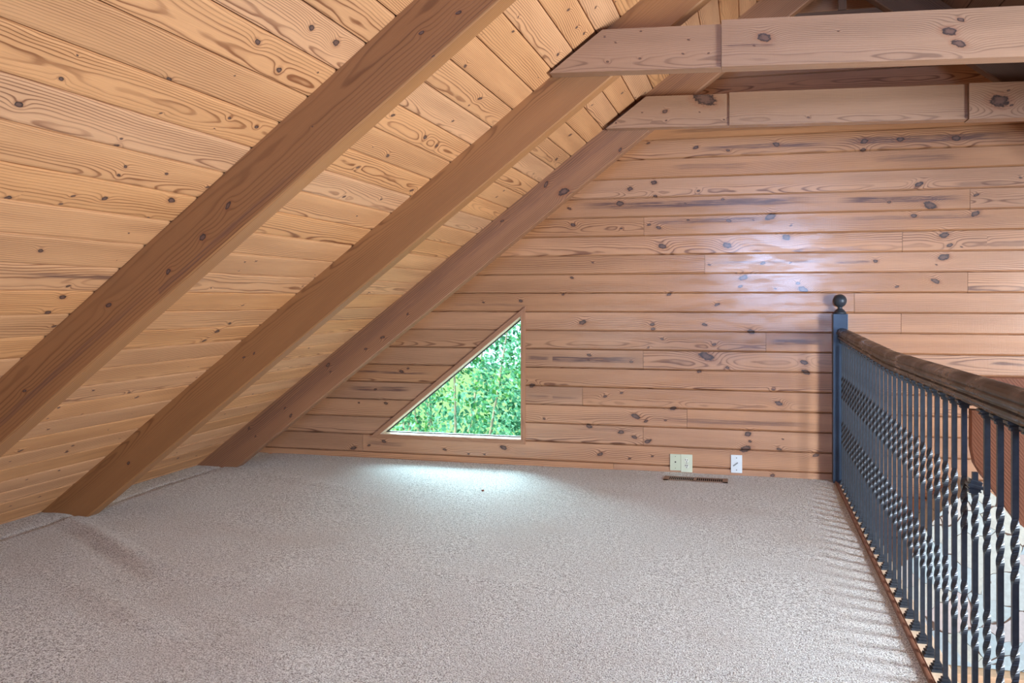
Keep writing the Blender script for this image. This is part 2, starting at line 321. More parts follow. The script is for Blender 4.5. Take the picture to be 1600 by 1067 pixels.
# ------------------------------------------------------------------ gable wall
PITCH = .122; Z0 = -1.064
WX0, WX1, WZ0, WZ1 = -2.47, -1.455, -.935, -.106     # window opening: left corner, right edge, sill, apex
def win_left(z): return WX0 + (z - WZ0) / ((WZ1 - WZ0) / (WX1 - WX0))
bw = Boards()
prof = [(.0012, .011), (.0115, 0), (PITCH - .0006, 0), (PITCH, .012)]
XR = 3.4
for k in range(-21, 26):
    z = Z0 + PITCH * k
    if k >= 0 or k == -1:
        xl = max(EX - .05, EX + (max(z, FZ) + PITCH - FZ) / S - .16 - .02)
    if k < -1: xl = .42
    if z > RZ - .02: break
    xr = XR
    zt = z + PITCH
    if z > .77: xr = 2 * RX - EX - (z - FZ) / S
    js = sorted(j[0] for j in JOINTS if z <= j[1] < zt)
    cuts = [xl] + js
    x = cuts[-1] + random.uniform(2.6, 4.0)
    while x < xr - .5: cuts.append(x); x += random.uniform(1.5, 3.5)
    if not js and k < 0: pass
    cuts.append(xr)
    kk = [(q[0], q[1] - z, q[2]) for q in WK if z - .02 <= q[1] < zt + .02]
    ss = [(q[0], q[1] - z, q[2], q[3], q[4]) for q in STREAK if z - .015 <= q[1] < zt + .015]
    for a, b in zip(cuts, cuts[1:]):
        if b - a < .05: continue
        seed = random.random() * 10 + .1
        own = [q for q in kk if a - .05 < q[0] < b + .05]
        if a < -2.4 : own += rnd_knots(min(b, -2.5) - a, PITCH, 1.2, u0=a) if min(b, -2.5) - a > 0 else []
        if b > 1.75 or k < -1: own += rnd_knots(b - max(a, 1.7 if k >= -1 else a), PITCH, 1.8, u0=max(a, 1.7 if k >= -1 else a))
        def run(p, q, sh=(0, 0)):
            if q - p > .01: bw.sweep((p, WY, z), (1, 0, 0), (0, 0, 1), (0, 1, 0), q - p, prof, own, ss, seed, shear=sh, u0=p)
        if 1 <= k <= 7:
            sl_ = (WX1 - WX0) / (WZ1 - WZ0)
            wl = win_left(z) - .012
            if a < wl: run(a + .001, min(b, wl) - .001, (0, sl_ if b > wl else 0))
            if b > WX1 + .01: run(max(a, WX1 + .01) + .001, b - .001)
        else: run(a + .001, b - .001)
struct(bw.build('wall_back', M_wall))
# what the boards are nailed to, with the window opening left free
bm = bmesh.new(); yb = WY + .013
def bq(*p): bm.faces.new([bm.verts.new((q[0], yb, q[1])) for q in p]); 
ztop = RZ + .1
bq((EX - .4, -1.4), (XR + .3, -1.4), (XR + .3, WZ0), (EX - .4, WZ0))
bq((XR + .3, WZ0), (XR + .3, ztop), (WX1, ztop), (WX1, WZ0))
bq((WX1, WZ1), (WX1, ztop), (EX - .4, ztop), (EX - .4, WZ0), (WX0, WZ0))
bq((.3, LZ), (XR + .3, LZ), (XR + .3, -1.4), (.3, -1.4))
r_ = bmesh.ops.extrude_face_region(bm, geom=bm.faces[:])
bmesh.ops.translate(bm, verts=[v for v in r_['geom'] if isinstance(v, bmesh.types.BMVert)], vec=(0, .1, 0))
struct(obj('wall_backing', bm, M_gap))

# ------------------------------------------------------------------ triangular window
win = struct(empty('window_1', ((WX0 + WX1) / 2, WY, WZ0)))
def child(o, par=win):
    o.parent = par; o.matrix_parent_inverse = par.matrix_world.inverted() if False else o.matrix_parent_inverse
    o.location = o.location - par.location; return o
O0, O1, O2 = Vector((WX0, WZ0)), Vector((WX1, WZ0)), Vector((WX1, WZ1))
def grow(d):
    """offset the triangle outwards by d"""
    P = [O0, O1, O2]; out = []
    for i in range(3):
        a, b, c_ = P[i - 1], P[i], P[(i + 1) % 3]
        e1, e2 = (b - a).normalized(), (c_ - b).normalized()
        n1, n2 = Vector((e1.y, -e1.x)), Vector((e2.y, -e2.x))
        bis = (n1 + n2).normalized(); out.append(b + bis * d / bis.dot(n1))
    return out
inner, outer = grow(-.002), grow(.026)
for i in range(3):
    a, b = inner[i], inner[(i + 1) % 3]; c_, d = outer[(i + 1) % 3], outer[i]
    bb = Boards(); sd = 3.3 + i
    e = (b - a).normalized(); nrm = Vector((e.y, -e.x))
    def g_(p): q = p - a; return (q.dot(e), q.dot(nrm) + .01, sd)
    y0, y1 = WY - .012, WY + .004
    for (p, q) in ((a, b),): 
        quads = [((a, y0), (b, y0), (c_, y0), (d, y0)), ((a, y0), (a, y1), (b, y1), (b, y0)), ((d, y0), (c_, y0), (c_, y1), (d, y1)), ((a, y0), (d, y0), (d, y1), (a, y1)), ((b, y0), (b, y1), (c_, y1), (c_, y0)), ((a, y1), (d, y1), (c_, y1), (b, y1))]
        for Q in quads: bb.quad([(p_.x, yy, p_.y) for p_, yy in Q], g=[g_(p_) for p_, yy in Q])
    child(bb.build('window_casing', M_trim))
# reveal lining and sash
lo, li = grow(.0), grow(-.006)
bm = bmesh.new()
for i in range(3):
    j = (i + 1) % 3
    A = [(lo[i], WY - .004), (lo[j], WY - .004), (lo[j], WY + .10), (lo[i], WY + .10)]
    B = [(li[i], WY - .004), (li[j], WY - .004), (li[j], WY + .10), (li[i], WY + .10)]
    va = [bm.verts.new((p.x, y, p.y)) for p, y in A]; vb = [bm.verts.new((p.x, y, p.y)) for p, y in B]
    bm.faces.new(va); bm.faces.new(vb[::-1])
    for q in range(4): bm.faces.new((va[q], vb[q], vb[(q + 1) % 4], va[(q + 1) % 4]))
bmesh.ops.recalc_face_normals(bm, faces=bm.faces)
child(obj('window_reveal', bm, M_cream))
s0, s1 = grow(-.005), grow(-.013)
bm = bmesh.new()
for i in range(3):
    j = (i + 1) % 3
    for (y0, y1) in ((WY + .07, WY + .09),):
        va = [bm.verts.new((p.x, y0, p.y)) for p in (s0[i], s0[j], s1[j], s1[i])]; vb = [bm.verts.new((p.x, y1, p.y)) for p in (s0[i], s0[j], s1[j], s1[i])]
        bm.faces.new(va); bm.faces.new(vb[::-1])
        for q in range(4): bm.faces.new((va[q], vb[q], vb[(q + 1) % 4], va[(q + 1) % 4]))
bmesh.ops.recalc_face_normals(bm, faces=bm.faces)
child(obj('window_sash', bm, plain('dark_sash', lin(60, 62, 60), .5)))
gm = bpy.data.materials.new('window_glass'); gm.use_nodes = True; nt = gm.node_tree
nt.nodes.clear(); o_ = nt.nodes.new('ShaderNodeOutputMaterial'); tr = nt.nodes.new('ShaderNodeBsdfTransparent'); gl = nt.nodes.new('ShaderNodeBsdfGlossy')
gl.inputs['Roughness'].default_value = .02; fr = nt.nodes.new('ShaderNodeFresnel'); fr.inputs[0].default_value = 1.3; mx = nt.nodes.new('ShaderNodeMixShader')
tr.inputs[0].default_value = (.93, .98, .97, 1)
nt.links.new(fr.outputs[0], mx.inputs[0]); nt.links.new(tr.outputs[0], mx.inputs[1]); nt.links.new(gl.outputs[0], mx.inputs[2]); nt.links.new(mx.outputs[0], o_.inputs[0])
bm = bmesh.new(); extrude_poly(bm, [tuple(p) for p in s1], 'y', WY + .078, WY + .082)
child(obj('window_pane', bm, gm))

# ------------------------------------------------------------------ sloping ceiling
def ceiling(name, side):
    b = Boards()
    n = int((RX - EX) * LN / .1212) + 2
    for i in range(-2, n):
        s0_ = .0188 + .1212 * i
        wd = .1212
        if s0_ > (RX - EX) * LN: break
        if s0_ + wd > (RX - EX) * LN: wd = (RX - EX) * LN - s0_
        x = EX + s0_ / LN; z = FZ + S * s0_ / LN
        if side > 0:
            o = (x, FY, z); V = (1 / LN, 0, S / LN); N = (-S / LN, 0, 1 / LN)
        else:
            if z < .70: continue
            o = (2 * RX - x, FY, z); V = (-1 / LN, 0, S / LN); N = (S / LN, 0, 1 / LN)
        pr_ = [(.0006, .010), (.0032, .0018), (.011, 0), (wd - .011, 0), (wd - .0032, .0018), (wd - .0012, .010)]
        L_ = WY - FY + .01
        own = []
        if side > 0: own = [(q[0], q[1] - s0_, q[2]) for q in CK if s0_ <= q[1] < s0_ + wd]
        own += [q for q in rnd_knots(L_, wd, 1.3 if side > 0 else 1.8, .003, .008, u0=FY) if side < 0 or all(abs(q[0] - p[0]) > .15 for p in own)]
        st_ = []
        if random.random() < .22: st_.append((random.uniform(1, 5), random.uniform(.03, .09), random.uniform(.25, .7), random.uniform(.006, .014), .8))
        b.sweep(o, (0, 1, 0), V, N, L_, pr_, own, st_, u0=FY)
    return struct(b.build(name, M_ceil if side > 0 else M_attic_shade))
ceiling('ceiling_left', 1); ceiling('ceiling_right', -1)
bm = bmesh.new()
d = .009
xe = EX - .35
pts = [(xe, slope_left(xe) + d * LN), (RX, RZ + d * LN), (2.2, 2 * RZ - 0 - slope_left(2.2) if False else RZ - S * (2.2 - RX) + d * LN),
       (2.2, RZ - S * (2.2 - RX) + .1), (RX, RZ + .14), (xe, slope_left(xe) + .14)]
extrude_poly(bm, pts, 'y', FY - .1, WY + .05)
struct(obj('roof_deck', bm, M_gap))
struct(boxo('ceiling_dormer', M_plaster, 2.08, XR + .1, FY, WY + .013, .77, .85))
XS = 2 * RX - EX - (.77 - FZ) / S
# ------------------------------------------------------------------ carpeted loft floor
bm = bmesh.new()
nx, ny = 200, 320
X0, X1, Y0, Y1 = EX - .12, .497, FY, WY + .012
def bumpf(x, y):
    h = 0.0
    h += .004 * mnoise.noise(Vector((x * 1.1, y * 1.3, 0))) + .0025 * mnoise.noise(Vector((x * 3, y * 2, 4)))
    # tuck line a hand's breadth from the eave, carpet rolled up behind it
    xt = EX + .20 + .012 * math.sin(y * 2.3)
    h -= .007 * math.exp(-((x - xt) / .011) ** 2)
    if x < xt: h += .002 * min(1, (xt - x) / .1)
    # ripples pulled out from the rafter feet
    for (cx, cy, ang, ln, wd, am) in ((-2.95, 3.55, .55, .55, .05, .016), (-2.75, 3.35, .62, .5, .06, -.010), (-2.2, 2.75, .5, .5, .05, .007), (-1.9, 3.1, .3, .6, .06, .005),
                                      (-2.6, 4.9, .4, .5, .07, .006), (-2.7, 2.2, .9, .5, .07, .009), (-2.3, 1.9, .8, .5, .06, .007), (-1.3, 2.4, .6, .6, .08, .004), (-1.1, 3.4, .2, .7, .05, .004)):
        a = -ang; dx, dy = x - cx, y - cy
        p = dx * math.cos(a) + dy * math.sin(a); q = -dx * math.sin(a) + dy * math.cos(a)
        h += 1.35 * am * math.exp(-(p / ln) ** 2 - (q / wd) ** 2)
    edge = min(1, max(0, (.497 - x) / .03)); return h * edge
g = [[bm.verts.new((X0 + (X1 - X0) * i / nx, Y0 + (Y1 - Y0) * j / ny, 0)) for j in range(ny + 1)] for i in range(nx + 1)]
for r_ in g:
    for v in r_: v.co.z = FZ + bumpf(v.co.x, v.co.y)
for i in range(nx):
    for j in range(ny): bm.faces.new((g[i][j], g[i + 1][j], g[i + 1][j + 1], g[i][j + 1]))
t = NT('beige_carpet'); P = t.new('ShaderNodeTexCoord').outputs['Object']
n1 = t.noise(P, 190, 2, .65); n2 = t.noise(P, 1.5, 3, .6); n3 = t.noise(P, 60, 2, .5); n4 = t.noise(t.V('MULTIPLY', P, (1.2, .5, 1)), 3.0, 3, .6)
spk = t.ramp(t.M('ADD', t.M('MULTIPLY', n1, .8), t.M('MULTIPLY', n3, .2)), [(.38, lin(98, 98, 98)), (.5, lin(214, 217, 217)), (.60, lin(250, 255, 255))])
soil = t.mix(t.mr(n2, .45, .75, 0, .35), spk, lin(184, 176, 168))
soil = t.mix(t.mr(n4, .5, .8, 0, .25), soil, lin(205, 200, 198))
t.put(t.p.inputs['Base Color'], soil); t.p.inputs['Roughness'].default_value = .95; t.p.inputs['Sheen Weight'].default_value = .25
t.p.inputs['Specular IOR Level'].default_value = .15
t.bump(t.M('ADD', n1, t.M('MULTIPLY', n3, .6)), 1.0, .006)
fl = struct(obj('floor', bm, t.m, smooth=True))
struct(boxo('floor_slab', M_plaster, EX - .4, .575, FY, WY + .012, -1.36, FZ - .03))
struct(boxo('trim_1', M_brown, .497, .509, FY, 5.742, FZ - .03, FZ + .012, bev=.003))
bm = bmesh.new(); box(bm, .5095, .580, FY, WY - .002, FZ - .03, FZ + .002, bev=.002)
struct(obj('trim_2', bm, M_cream))
struct(boxo('trim_3', M_brown, .514, .516, FY, 5.74, FZ + .002, FZ + .007))
struct(boxo('wall_lower', M_plaster, .35, .45, FY, WY, LZ, -1.36))
struct(boxo('floor_lower', M_slate, .3, XR + .1, FY, WY, LZ - .1, LZ))
# side wall of the great room with its long window opening, and front wall behind the camera
for i, a in enumerate(((FY, WY + .01, LZ, -.95), (FY, WY + .01, .45, .80), (FY, 1.6, -.95, .45), (3.0, WY + .01, -.95, .45))):
    o = struct(boxo('wall_right', M_plaster, XR, XR + .1, a[0], a[1], a[2], a[3]))
bm = bmesh.new()
box(bm, XR + .02, XR + .05, 1.6, 3.0, -.95, -.90); box(bm, XR + .02, XR + .05, 1.6, 3.0, .40, .45)
for yy in (1.6, 2.28, 2.95): box(bm, XR + .02, XR + .05, yy, yy + .05, -.90, .40)
struct(obj('window_2', bm, M_cream))
bm = bmesh.new()
extrude_poly(bm, [(EX - .3, -1.4), (XR + .1, -1.4), (XR + .1, .8), (2.1, .8), (RX, RZ + .05), (EX - .3, slope_left(EX - .3))], 'y', FY - .1, FY)
struct(obj('wall_front', bm, M_wall if False else M_plaster))
struct(boxo('wall_front_lower', M_plaster, .3, XR + .1, FY - .1, FY, LZ, -1.4))

# ------------------------------------------------------------------ rafters
def rafter(y, mat, label, side, knots=(), streaks=(), seed=1.0, depth=.178, thick=.085):
    b = Boards()
    L = (RX - EX) * LN - .02
    if side > 0: o = Vector((EX - .08 / LN, y, slope_left(EX - .08 / LN))); U = (1 / LN, 0, S / LN); V = (S / LN, 0, -1 / LN)
    else: o = Vector((2 * RX - EX + .0, y, FZ)); U = (-1 / LN, 0, S / LN); V = (-S / LN, 0, -1 / LN)
    N = (0, 1, 0); u0 = -.08
    if side < 0:
        k = 2.35; o = o + Vector(U) * k; L -= k; u0 = k
        L_end = L
        sh = (0, 0)
    else: L_end = L + .08; sh = (0, 0)
    # profile: wide near face, underside, far face, top
    pr_ = [(.0, 0), (depth - .006, 0), (depth, .006), (depth, thick - .006), (depth - .006, thick), (0, thick)]
    # plumb cut at the ridge
    cut = -S if side > 0 else -S
    b.sweep(o, U, V, N, L_end, pr_, knots, streaks, seed, shear=(S if side > 0 and False else 0, cut), u0=u0, closed=True, seg=.2)
    o_ = b.build('rafter', mat)
    tag(o_, label, 'rafter', None)
    return o_
rafter(2.48, M_raft, 'nearest and broadest sloping brown pine rafter under the left ceiling', 1, R1, [(1.3, .12, .8, .012, .5), (2.2, .15, .5, .01, .5)], 1.37)
rafter(3.83, M_raft, 'middle sloping brown rafter, its foot on the carpet, plain with few knots', 1, R2, [], 6.2)
rafter(5.175, M_raft3, 'farthest of the left sloping rafters, closest to the gable wall and its window', 1, R3, [(2.2, .05, 2.6, .050, .4)], 8.41)
rafter(5.175, M_attic_shade, 'dark rafter on the far right roof slope above the upper tie beams', -1, rnd_knots(3, .18, 1.5, u0=2), [], 3.3)
rafter(3.83, M_attic_shade, 'dark rafter on the right roof slope nearer the room, over the near tie beam end', -1, rnd_knots(3, .18, 1.5, u0=2), [], 4.3)
b = Boards(); b.sweep((RX + .01, 5.262, 1.60), (0, 0, 1), (1, 0, 0), (0, 1, 0), RZ - 1.60 - .03, [(0, 0), (.042, 0), (.042, .03), (0, .03)], [], [], 2.2, closed=True)
tag(b.build('king_post', M_attic_shade), 'short dark upright post under the ridge behind the near tie beam', 'post')
b = Boards(); b.sweep((RX - .47, 5.262, 1.55), (1, 0, 0), (0, 0, 1), (0, 1, 0), .94, [(0, 0), (.048, 0), (.048, .04), (0, .04)], [], [], 3.2, closed=True)
tag(b.build('collar_strip', M_attic_shade), 'thin dark horizontal strip joining the far rafters just under the ridge', 'board')

# ------------------------------------------------------------------ tie beams
def tie(name, y0, y1, xl, zl, tilt, h, lap_l, lap_r, knots, label, xend, streaks, hmain, plate_r_proud):
    par = empty(name, (xl, y0, zl)); tag(par, label, 'beam')
    U = Vector((1, 0, tilt)).normalized()
    def seg(nm, xa, xb, ya, hh, sh, zoff=0.0, sd=1.0):
        b = Boards()
        z = zl + tilt * (xa - xl) + zoff
        kk = [(q[0], q[1] - (zl + tilt * (q[0] - xl)), q[2]) for q in knots if xa < q[0] < xb]
        b.sweep((xa - par.location.x, ya - par.location.y, z - par.location.z), U, (0, 0, 1), (0, 1, 0), xb - xa,
                [(0, 0), (hh, 0), (hh, y1 - ya), (0, y1 - ya)], kk, streaks, sd, shear=sh, u0=xa, closed=True)
        return b.build(nm, M_tie, par)
    k = 1 / (S) 
    seg('gusset_board', xl, lap_l - .0015, y0 + .010, h, (k, 0), 0, 1.9)
    seg('tie_board', lap_l, lap_r, y0, hmain, (0, 0), .0, 4.6)
    seg('gusset_board', lap_r + .0015, xend, y0 + (.010 if not plate_r_proud else -.022), hmain + .004, (0, -k), -.004, 7.7)
tie('tie_beam', 3.735, 3.826, -.825, .965, -.031, .176, -.107, 1.35, T1, 'nearer horizontal tie beam high across the room, rough sawn with two big knots', 2 * RX - EX - (.90 - FZ) / S - .0, [(.0, .08, .12, .006, .9)], .19, False)
tie('tie_beam', 5.085, 5.171, -.790, .975, -.0235, .176, -.104, 1.096, T2, 'farther horizontal tie beam close to the gable wall, glossy middle board', 2 * RX - EX - (.92 - FZ) / S, [], .18, True)

# ------------------------------------------------------------------ railing
RXc = .538
rail = empty('railing', (RXc, 5.70, FZ)); tag(rail, 'black iron loft railing with twisted balusters and dark bronze handrail', 'railing')
def rz(y):
    if y >= 3.77: return -.013 + (y - 3.77) / 1.93 * .030
    return -.013 + (3.77 - y) / 1.77 * .021 if y > 1.0 else .02
t = NT('bronze_handrail'); P = t.new('ShaderNodeTexCoord').outputs['Object']
n = t.noise(t.V('MULTIPLY', P, (9, 6, 9)), 1, 3, .6); n2 = t.noise(t.V('MULTIPLY', P, (40, 3, 60)), 1, 2)
c_ = t.mix(t.mr(n, .4, .68), lin(36, 33, 36), lin(78, 68, 64)); c_ = t.mix(t.mr(n2, .4, .8, 0, .3), c_, lin(120, 116, 118))
t.put(t.p.inputs['Base Color'], c_); t.put(t.p.inputs['Roughness'], t.mr(n, .3, .7, .22, .5)); t.p.inputs['Metallic'].default_value = .35
M_rail = t.m
# moulded handrail section: (x offset, z)
sec = [(-.014, -.262), (-.014, -.252), (-.026, -.252), (-.030, -.246), (-.030, -.240), (-.024, -.236), (-.024, -.230), (-.032, -.226), (-.036, -.220), (-.036, -.214), (-.031, -.210),
       (-.033, -.204), (-.031, -.196), (-.024, -.188), (-.012, -.183), (0, -.1815), (.012, -.183), (.024, -.188), (.031, -.196), (.033, -.204), (.031, -.210), (.036, -.214), (.036, -.220), (.032, -.226), (.024, -.230), (.024, -.236),
       (.030, -.240), (.030, -.246), (.026, -.252), (.014, -.252), (.014, -.262)]
sec = [(x * .94, z if z < -.235 else -.235 + (z + .235) * .84) for x, z in sec]
def handrail(name, ya, yb):
    bm = bmesh.new(); rows = []
    for y in (ya, yb):
        rows.append([bm.verts.new((x, y - rail.location.y, z + rz(y) - rail.location.z)) for x, z in sec])
    for i in range(len(sec)):
        j = (i + 1) % len(sec); bm.faces.new((rows[0][i], rows[1][i], rows[1][j], rows[0][j]))
    bm.faces.new(rows[0]); bm.faces.new(rows[1][::-1])
    bmesh.ops.recalc_face_normals(bm, faces=bm.faces)
    return obj(name, bm, M_rail, rail)
handrail('handrail', 5.672, 3.7704); handrail('handrail', 3.7696, 1.02)
# newel post with ball finial
bm = bmesh.new(); box(bm, .487 - RXc, .571 - RXc, 5.662 - 5.70, 5.745 - 5.70, 0, 1.011, bev=.003)
nw = obj('newel_post', bm, M_newel, rail)
bm = bmesh.new()
pf = [(.036, 1.011), (.037, 1.017), (.034, 1.023), (.030, 1.026), (.024, 1.034), (.015, 1.041), (.0125, 1.047), (.015, 1.052)]
for i in range(1, 15):
    a = -1.15 + (math.pi / 2 - .05 + 1.15) * i / 14; pf.append((.0395 * math.cos(a), 1.089 + .0395 * math.sin(a)))
lathe(bm, pf, .529 - RXc, .0035, 24)
bf = obj('ball_finial', bm, M_iron, rail, smooth=True); 
# one baluster: bar, base shoe, top collar
def shoe(bm, z, up, s=1.0):
    for (a, h0, h1) in ((.0185, 0, .008), (.0135, .008, .013), (.0155, .013, .017), (.0105, .017, .026)):
        z0_, z1_ = (z + h0 * s, z + h1 * s) if up else (z - h1 * s, z - h0 * s)
        box(bm, -a, a, -a, a, z0_, z1_, bev=.001)
def bar_bm(top):
    bm = bmesh.new(); hw = .0063; prev = None; first = None
    zs = [0.0]; z = .02
    while z < top: zs.append(z); z += .0055
    zs.append(top)
    def tw(z):
        a = 0.0
        for z0_, z1_ in ((.234, .374), (.502, .642)):
            if z <= z0_: f = 0
            elif z >= z1_: f = 1
            else:
                q = (z - z0_) / (z1_ - z0_); f = q
            a += f * math.pi * 2.0
        return a
    zz = [q for i, q in enumerate(zs) if i in (0, len(zs) - 1) or .215 < q < .395 or .495 < q < .675]
    for z in zz:
        a = tw(z); m = 1.0
        ring = [bm.verts.new((hw * m * (sx * math.cos(a) - sy * math.sin(a)), hw * m * (sx * math.sin(a) + sy * math.cos(a)), z)) for sx, sy in ((-1, -1), (1, -1), (1, 1), (-1, 1))]
        if prev:
            for i in range(4): bm.faces.new((prev[i], prev[(i + 1) % 4], ring[(i + 1) % 4], ring[i]))
        else: bm.faces.new(ring[::-1])
        prev = ring
    bm.faces.new(prev)
    return bm
def zb(y): return -.262 + rz(y) - FZ - .002      # bar length up to the underside of the rail
TOP = .822
src_bar = obj('baluster', bar_bm(TOP), M_iron, rail)
bm = bmesh.new(); shoe(bm, 0, True); src_shoe = obj('base_shoe', bm, M_iron, src_bar)
bm = bmesh.new(); shoe(bm, 0, False, .8); src_col = obj('top_collar', bm, M_iron, src_bar)
ys = [2.881 + .1145 * k for k in range(-14, 25)]
for i, y in enumerate(ys):
    if i == 0: b_, s_, c_ = src_bar, src_shoe, src_col
    else:
        b_, s_, c_ = src_bar.copy(), src_shoe.copy(), src_col.copy()
        for q in (b_, s_, c_): C.objects.link(q)
        b_.parent = rail; s_.parent = b_; c_.parent = b_
    L = zb(y)
    b_.location = (0, y - 5.70, .002 + (L - TOP) * 0); c_.location = (0, 0, L)
    b_.rotation_euler = (0, 0, 0)
    if abs(y - 2.423) < .01:      # the broken one: upper end gone, its collar slid down onto the twist
        me = bpy.data.meshes.new('broken_baluster'); bb_ = bar_bm(.672); bb_.to_mesh(me); bb_.free(); me.materials.append(M_iron); b_.data = me
        bm = bmesh.new(); shoe(bm, 0, False, .9); box(bm, -.014, .014, -.012, .012, -.002, .010, bev=.002)
        c2 = obj('slipped_collar', bm, M_iron, b_); c2.location = (0, 0, .642); c2.rotation_euler = (0, .25, 0)
        bpy.data.objects.remove(c_)
        b_.name = 'broken_baluster'; b_['label'] = 'broken baluster with its collar slid down'

# plank end standing out behind the railing
bm = bmesh.new()
b = Boards()
pts = [(.578, -.20), (.578, -.283), (.549, -.283), (.549, -.38), (.556, -.42), (.571, -.447), (.592, -.475), (.62, -.515), (.65, -.56), (.70, -.60), (.80, -.62), (.95, -.62), (.95, -.20)]
A = [(x, 2.50, z) for x, z in pts]; Bk = [(x, 2.54, z) for x, z in pts]
cd = lambda p: (-p[2] * .8 + p[0] * .6, p[0] * .8 + p[2] * .6, 4.4)
b.quad(A, g=[cd(p) for p in A]); b.quad(Bk, g=[cd(p) for p in Bk])
for i in range(len(pts)):
    j = (i + 1) % len(pts); q = [A[i], A[j], Bk[j], Bk[i]]; b.quad(q, g=[(-p[2], p[1] * 1, 1.4) for p in q])
tag(b.build('wooden_plank', M_plank), 'reddish brown wooden plank with a cut curved end behind the railing', 'plank')

# ------------------------------------------------------------------ stone chimney breast in the room below
bm = bmesh.new()
out = [(.62, -2.02), (.62, -1.80), (.70, -1.66), (.78, -1.55), (.87, -1.44), (.93, -1.34), (.96, -1.28), (.998, -1.217), (1.037, -1.168), (1.08, -1.132), (1.13, -1.088), (1.18, -1.047), (1.24, -1.04), (1.29, -1.066),
       (1.328, -1.105), (1.36, -1.165), (1.41, -1.205), (1.5, -1.27), (1.6, -1.38), (1.7, -1.52), (1.85, -1.75), (1.95, -2.02)]
chim = empty('stone_fireplace', (1.3, 5.4, LZ)); tag(chim, 'pale stone chimney breast with sloping shoulders seen through the balusters', 'fireplace')
extrude_poly(bm, [(x - 1.3, z - LZ) for x, z in out], 'y', 0, WY - 5.4 - .002)
front = [f for f in bm.faces if abs(f.normal.y + 1) < .01]
t = NT('pale_flagstone'); P = t.new('ShaderNodeTexCoord').outputs['Object']
wv = t.V('ADD', t.V('MULTIPLY', P, (1, .6, 1.35)), t.V('MULTIPLY', t.comb(t.noise(P, 3.5, 2), t.noise(P, 4.5, 2), t.noise(P, 5.5, 2)), (.28, .1, .28)))
vo = t.new('ShaderNodeTexVoronoi'); vo.feature = 'DISTANCE_TO_EDGE'; vo.inputs['Scale'].default_value = 3.9; t.put(vo.inputs['Vector'], wv)
vc = t.new('ShaderNodeTexVoronoi'); vc.inputs['Scale'].default_value = 3.9; t.put(vc.inputs['Vector'], wv)
sc_ = t.ramp(t.sep(vc.outputs['Color'])[0], [(0, lin(176, 206, 218)), (.3, lin(198, 206, 196)), (.55, lin(168, 200, 212)), (.8, lin(208, 196, 190)), (1, lin(196, 212, 200))])
ns = t.noise(P, 28, 4, .65)
sc_ = t.mix(t.mr(ns, .35, .7, .0, .35), sc_, lin(150, 160, 160))
gap = t.mr(t.M('ADD', vo.outputs['Distance'], t.M('MULTIPLY', t.noise(P, 7, 2), .09)), .044, .056)
sc_ = t.mix(gap, lin(104, 86, 74), sc_)
t.put(t.p.inputs['Base Color'], sc_); t.p.inputs['Roughness'].default_value = .7
t.bump(t.M('ADD', t.M('MULTIPLY', gap, 1.0), t.M('MULTIPLY', ns, .5)), .8, .01)
obj('chimney_breast', bm, t.m, chim)
bm = bmesh.new(); box(bm, -.62, .85, -.10, .30, 1.50, 1.575, bev=.01)
obj('mantel_shelf', bm, plain('tan_mantel', lin(214, 182, 146), .5), chim)
bm = bmesh.new(); box(bm, -.60, .65, -.02, .355, 0, 1.50)
obj('firebox_surround', bm, M_brown, chim)

# ------------------------------------------------------------------ plates on the wall, register in the carpet, crumb
def plate(x0, x1, z0, z1, col, label, cat, kind):
    cx, cz = (x0 + x1) / 2, (z0 + z1) / 2
    m = plain('plate_' + kind, col, .35, 0, .02)
    par = empty({'coax': 'cable_wall_plate', 'duplex': 'power_outlet', 'white': 'blank_wall_plate'}[kind], (cx, WY, z0)); tag(par, label, cat)
    bm = bmesh.new(); box(bm, x0 - cx, x1 - cx, -.007, .0, 0, z1 - z0, bev=.0025); obj('cover_plate', bm, m, par)
    dk = plain('plate_dark_' + kind, lin(60, 56, 50), .4, .3)
    def disc(nm, dx, z, r, mat, y0=-.0095):
        bm = bmesh.new(); vs = []
        bmesh.ops.create_cone(bm, cap_ends=True, segments=16, radius1=r, radius2=r * .9, depth=.004)
        bmesh.ops.rotate(bm, verts=bm.verts, matrix=__import__('mathutils').Matrix.Rotation(math.pi / 2, 3, 'X'))
        bmesh.ops.translate(bm, verts=bm.verts, vec=(dx, y0 + .0025, z)); return obj(nm, bm, mat, par)
    h = z1 - z0
    if kind == 'coax':
        disc('screw', 0, h * .86, .0022, dk); disc('screw', 0, h * .14, .0022, dk); disc('cable_jack', 0, h * .52, .0048, dk)
    if kind == 'duplex':
        for zc in (h * .66, h * .34):
            s_ = disc('socket', 0, zc, .0155, plain('socket_face', lin(232, 236, 222), .35), -.0085)
            bm = bmesh.new()
            for dx in (-.006, .006): box(bm, dx - .0014, dx + .0014, -.0115, -.0085, zc + .001, zc + .009)
            box(bm, -.0022, .0022, -.0115, -.0085, zc - .010, zc - .005)
            q = obj('slots', bm, dk, s_)
        disc('screw', 0, h * .5, .002, dk)
    if kind == 'white':
        disc('screw', 0, h * .84, .0032, dk); disc('screw', 0, h * .16, .0032, dk)
        bm = bmesh.new(); box(bm, -.004, .004, -.010, -.006, -.018, .018, bev=.002)
        bmesh.ops.rotate(bm, verts=bm.verts, matrix=__import__('mathutils').Matrix.Rotation(math.radians(52), 3, 'Y'))
        bmesh.ops.translate(bm, verts=bm.verts, vec=(-.006, 0, h * .48)); obj('toggle', bm, plain('grey_toggle', lin(150, 158, 160), .4, .3), par)
plate(-.483, -.416, -1.086, -.983, lin(206, 214, 190), 'pale ivory cable plate, left of the pair low on the wall', 'wall plate', 'coax')
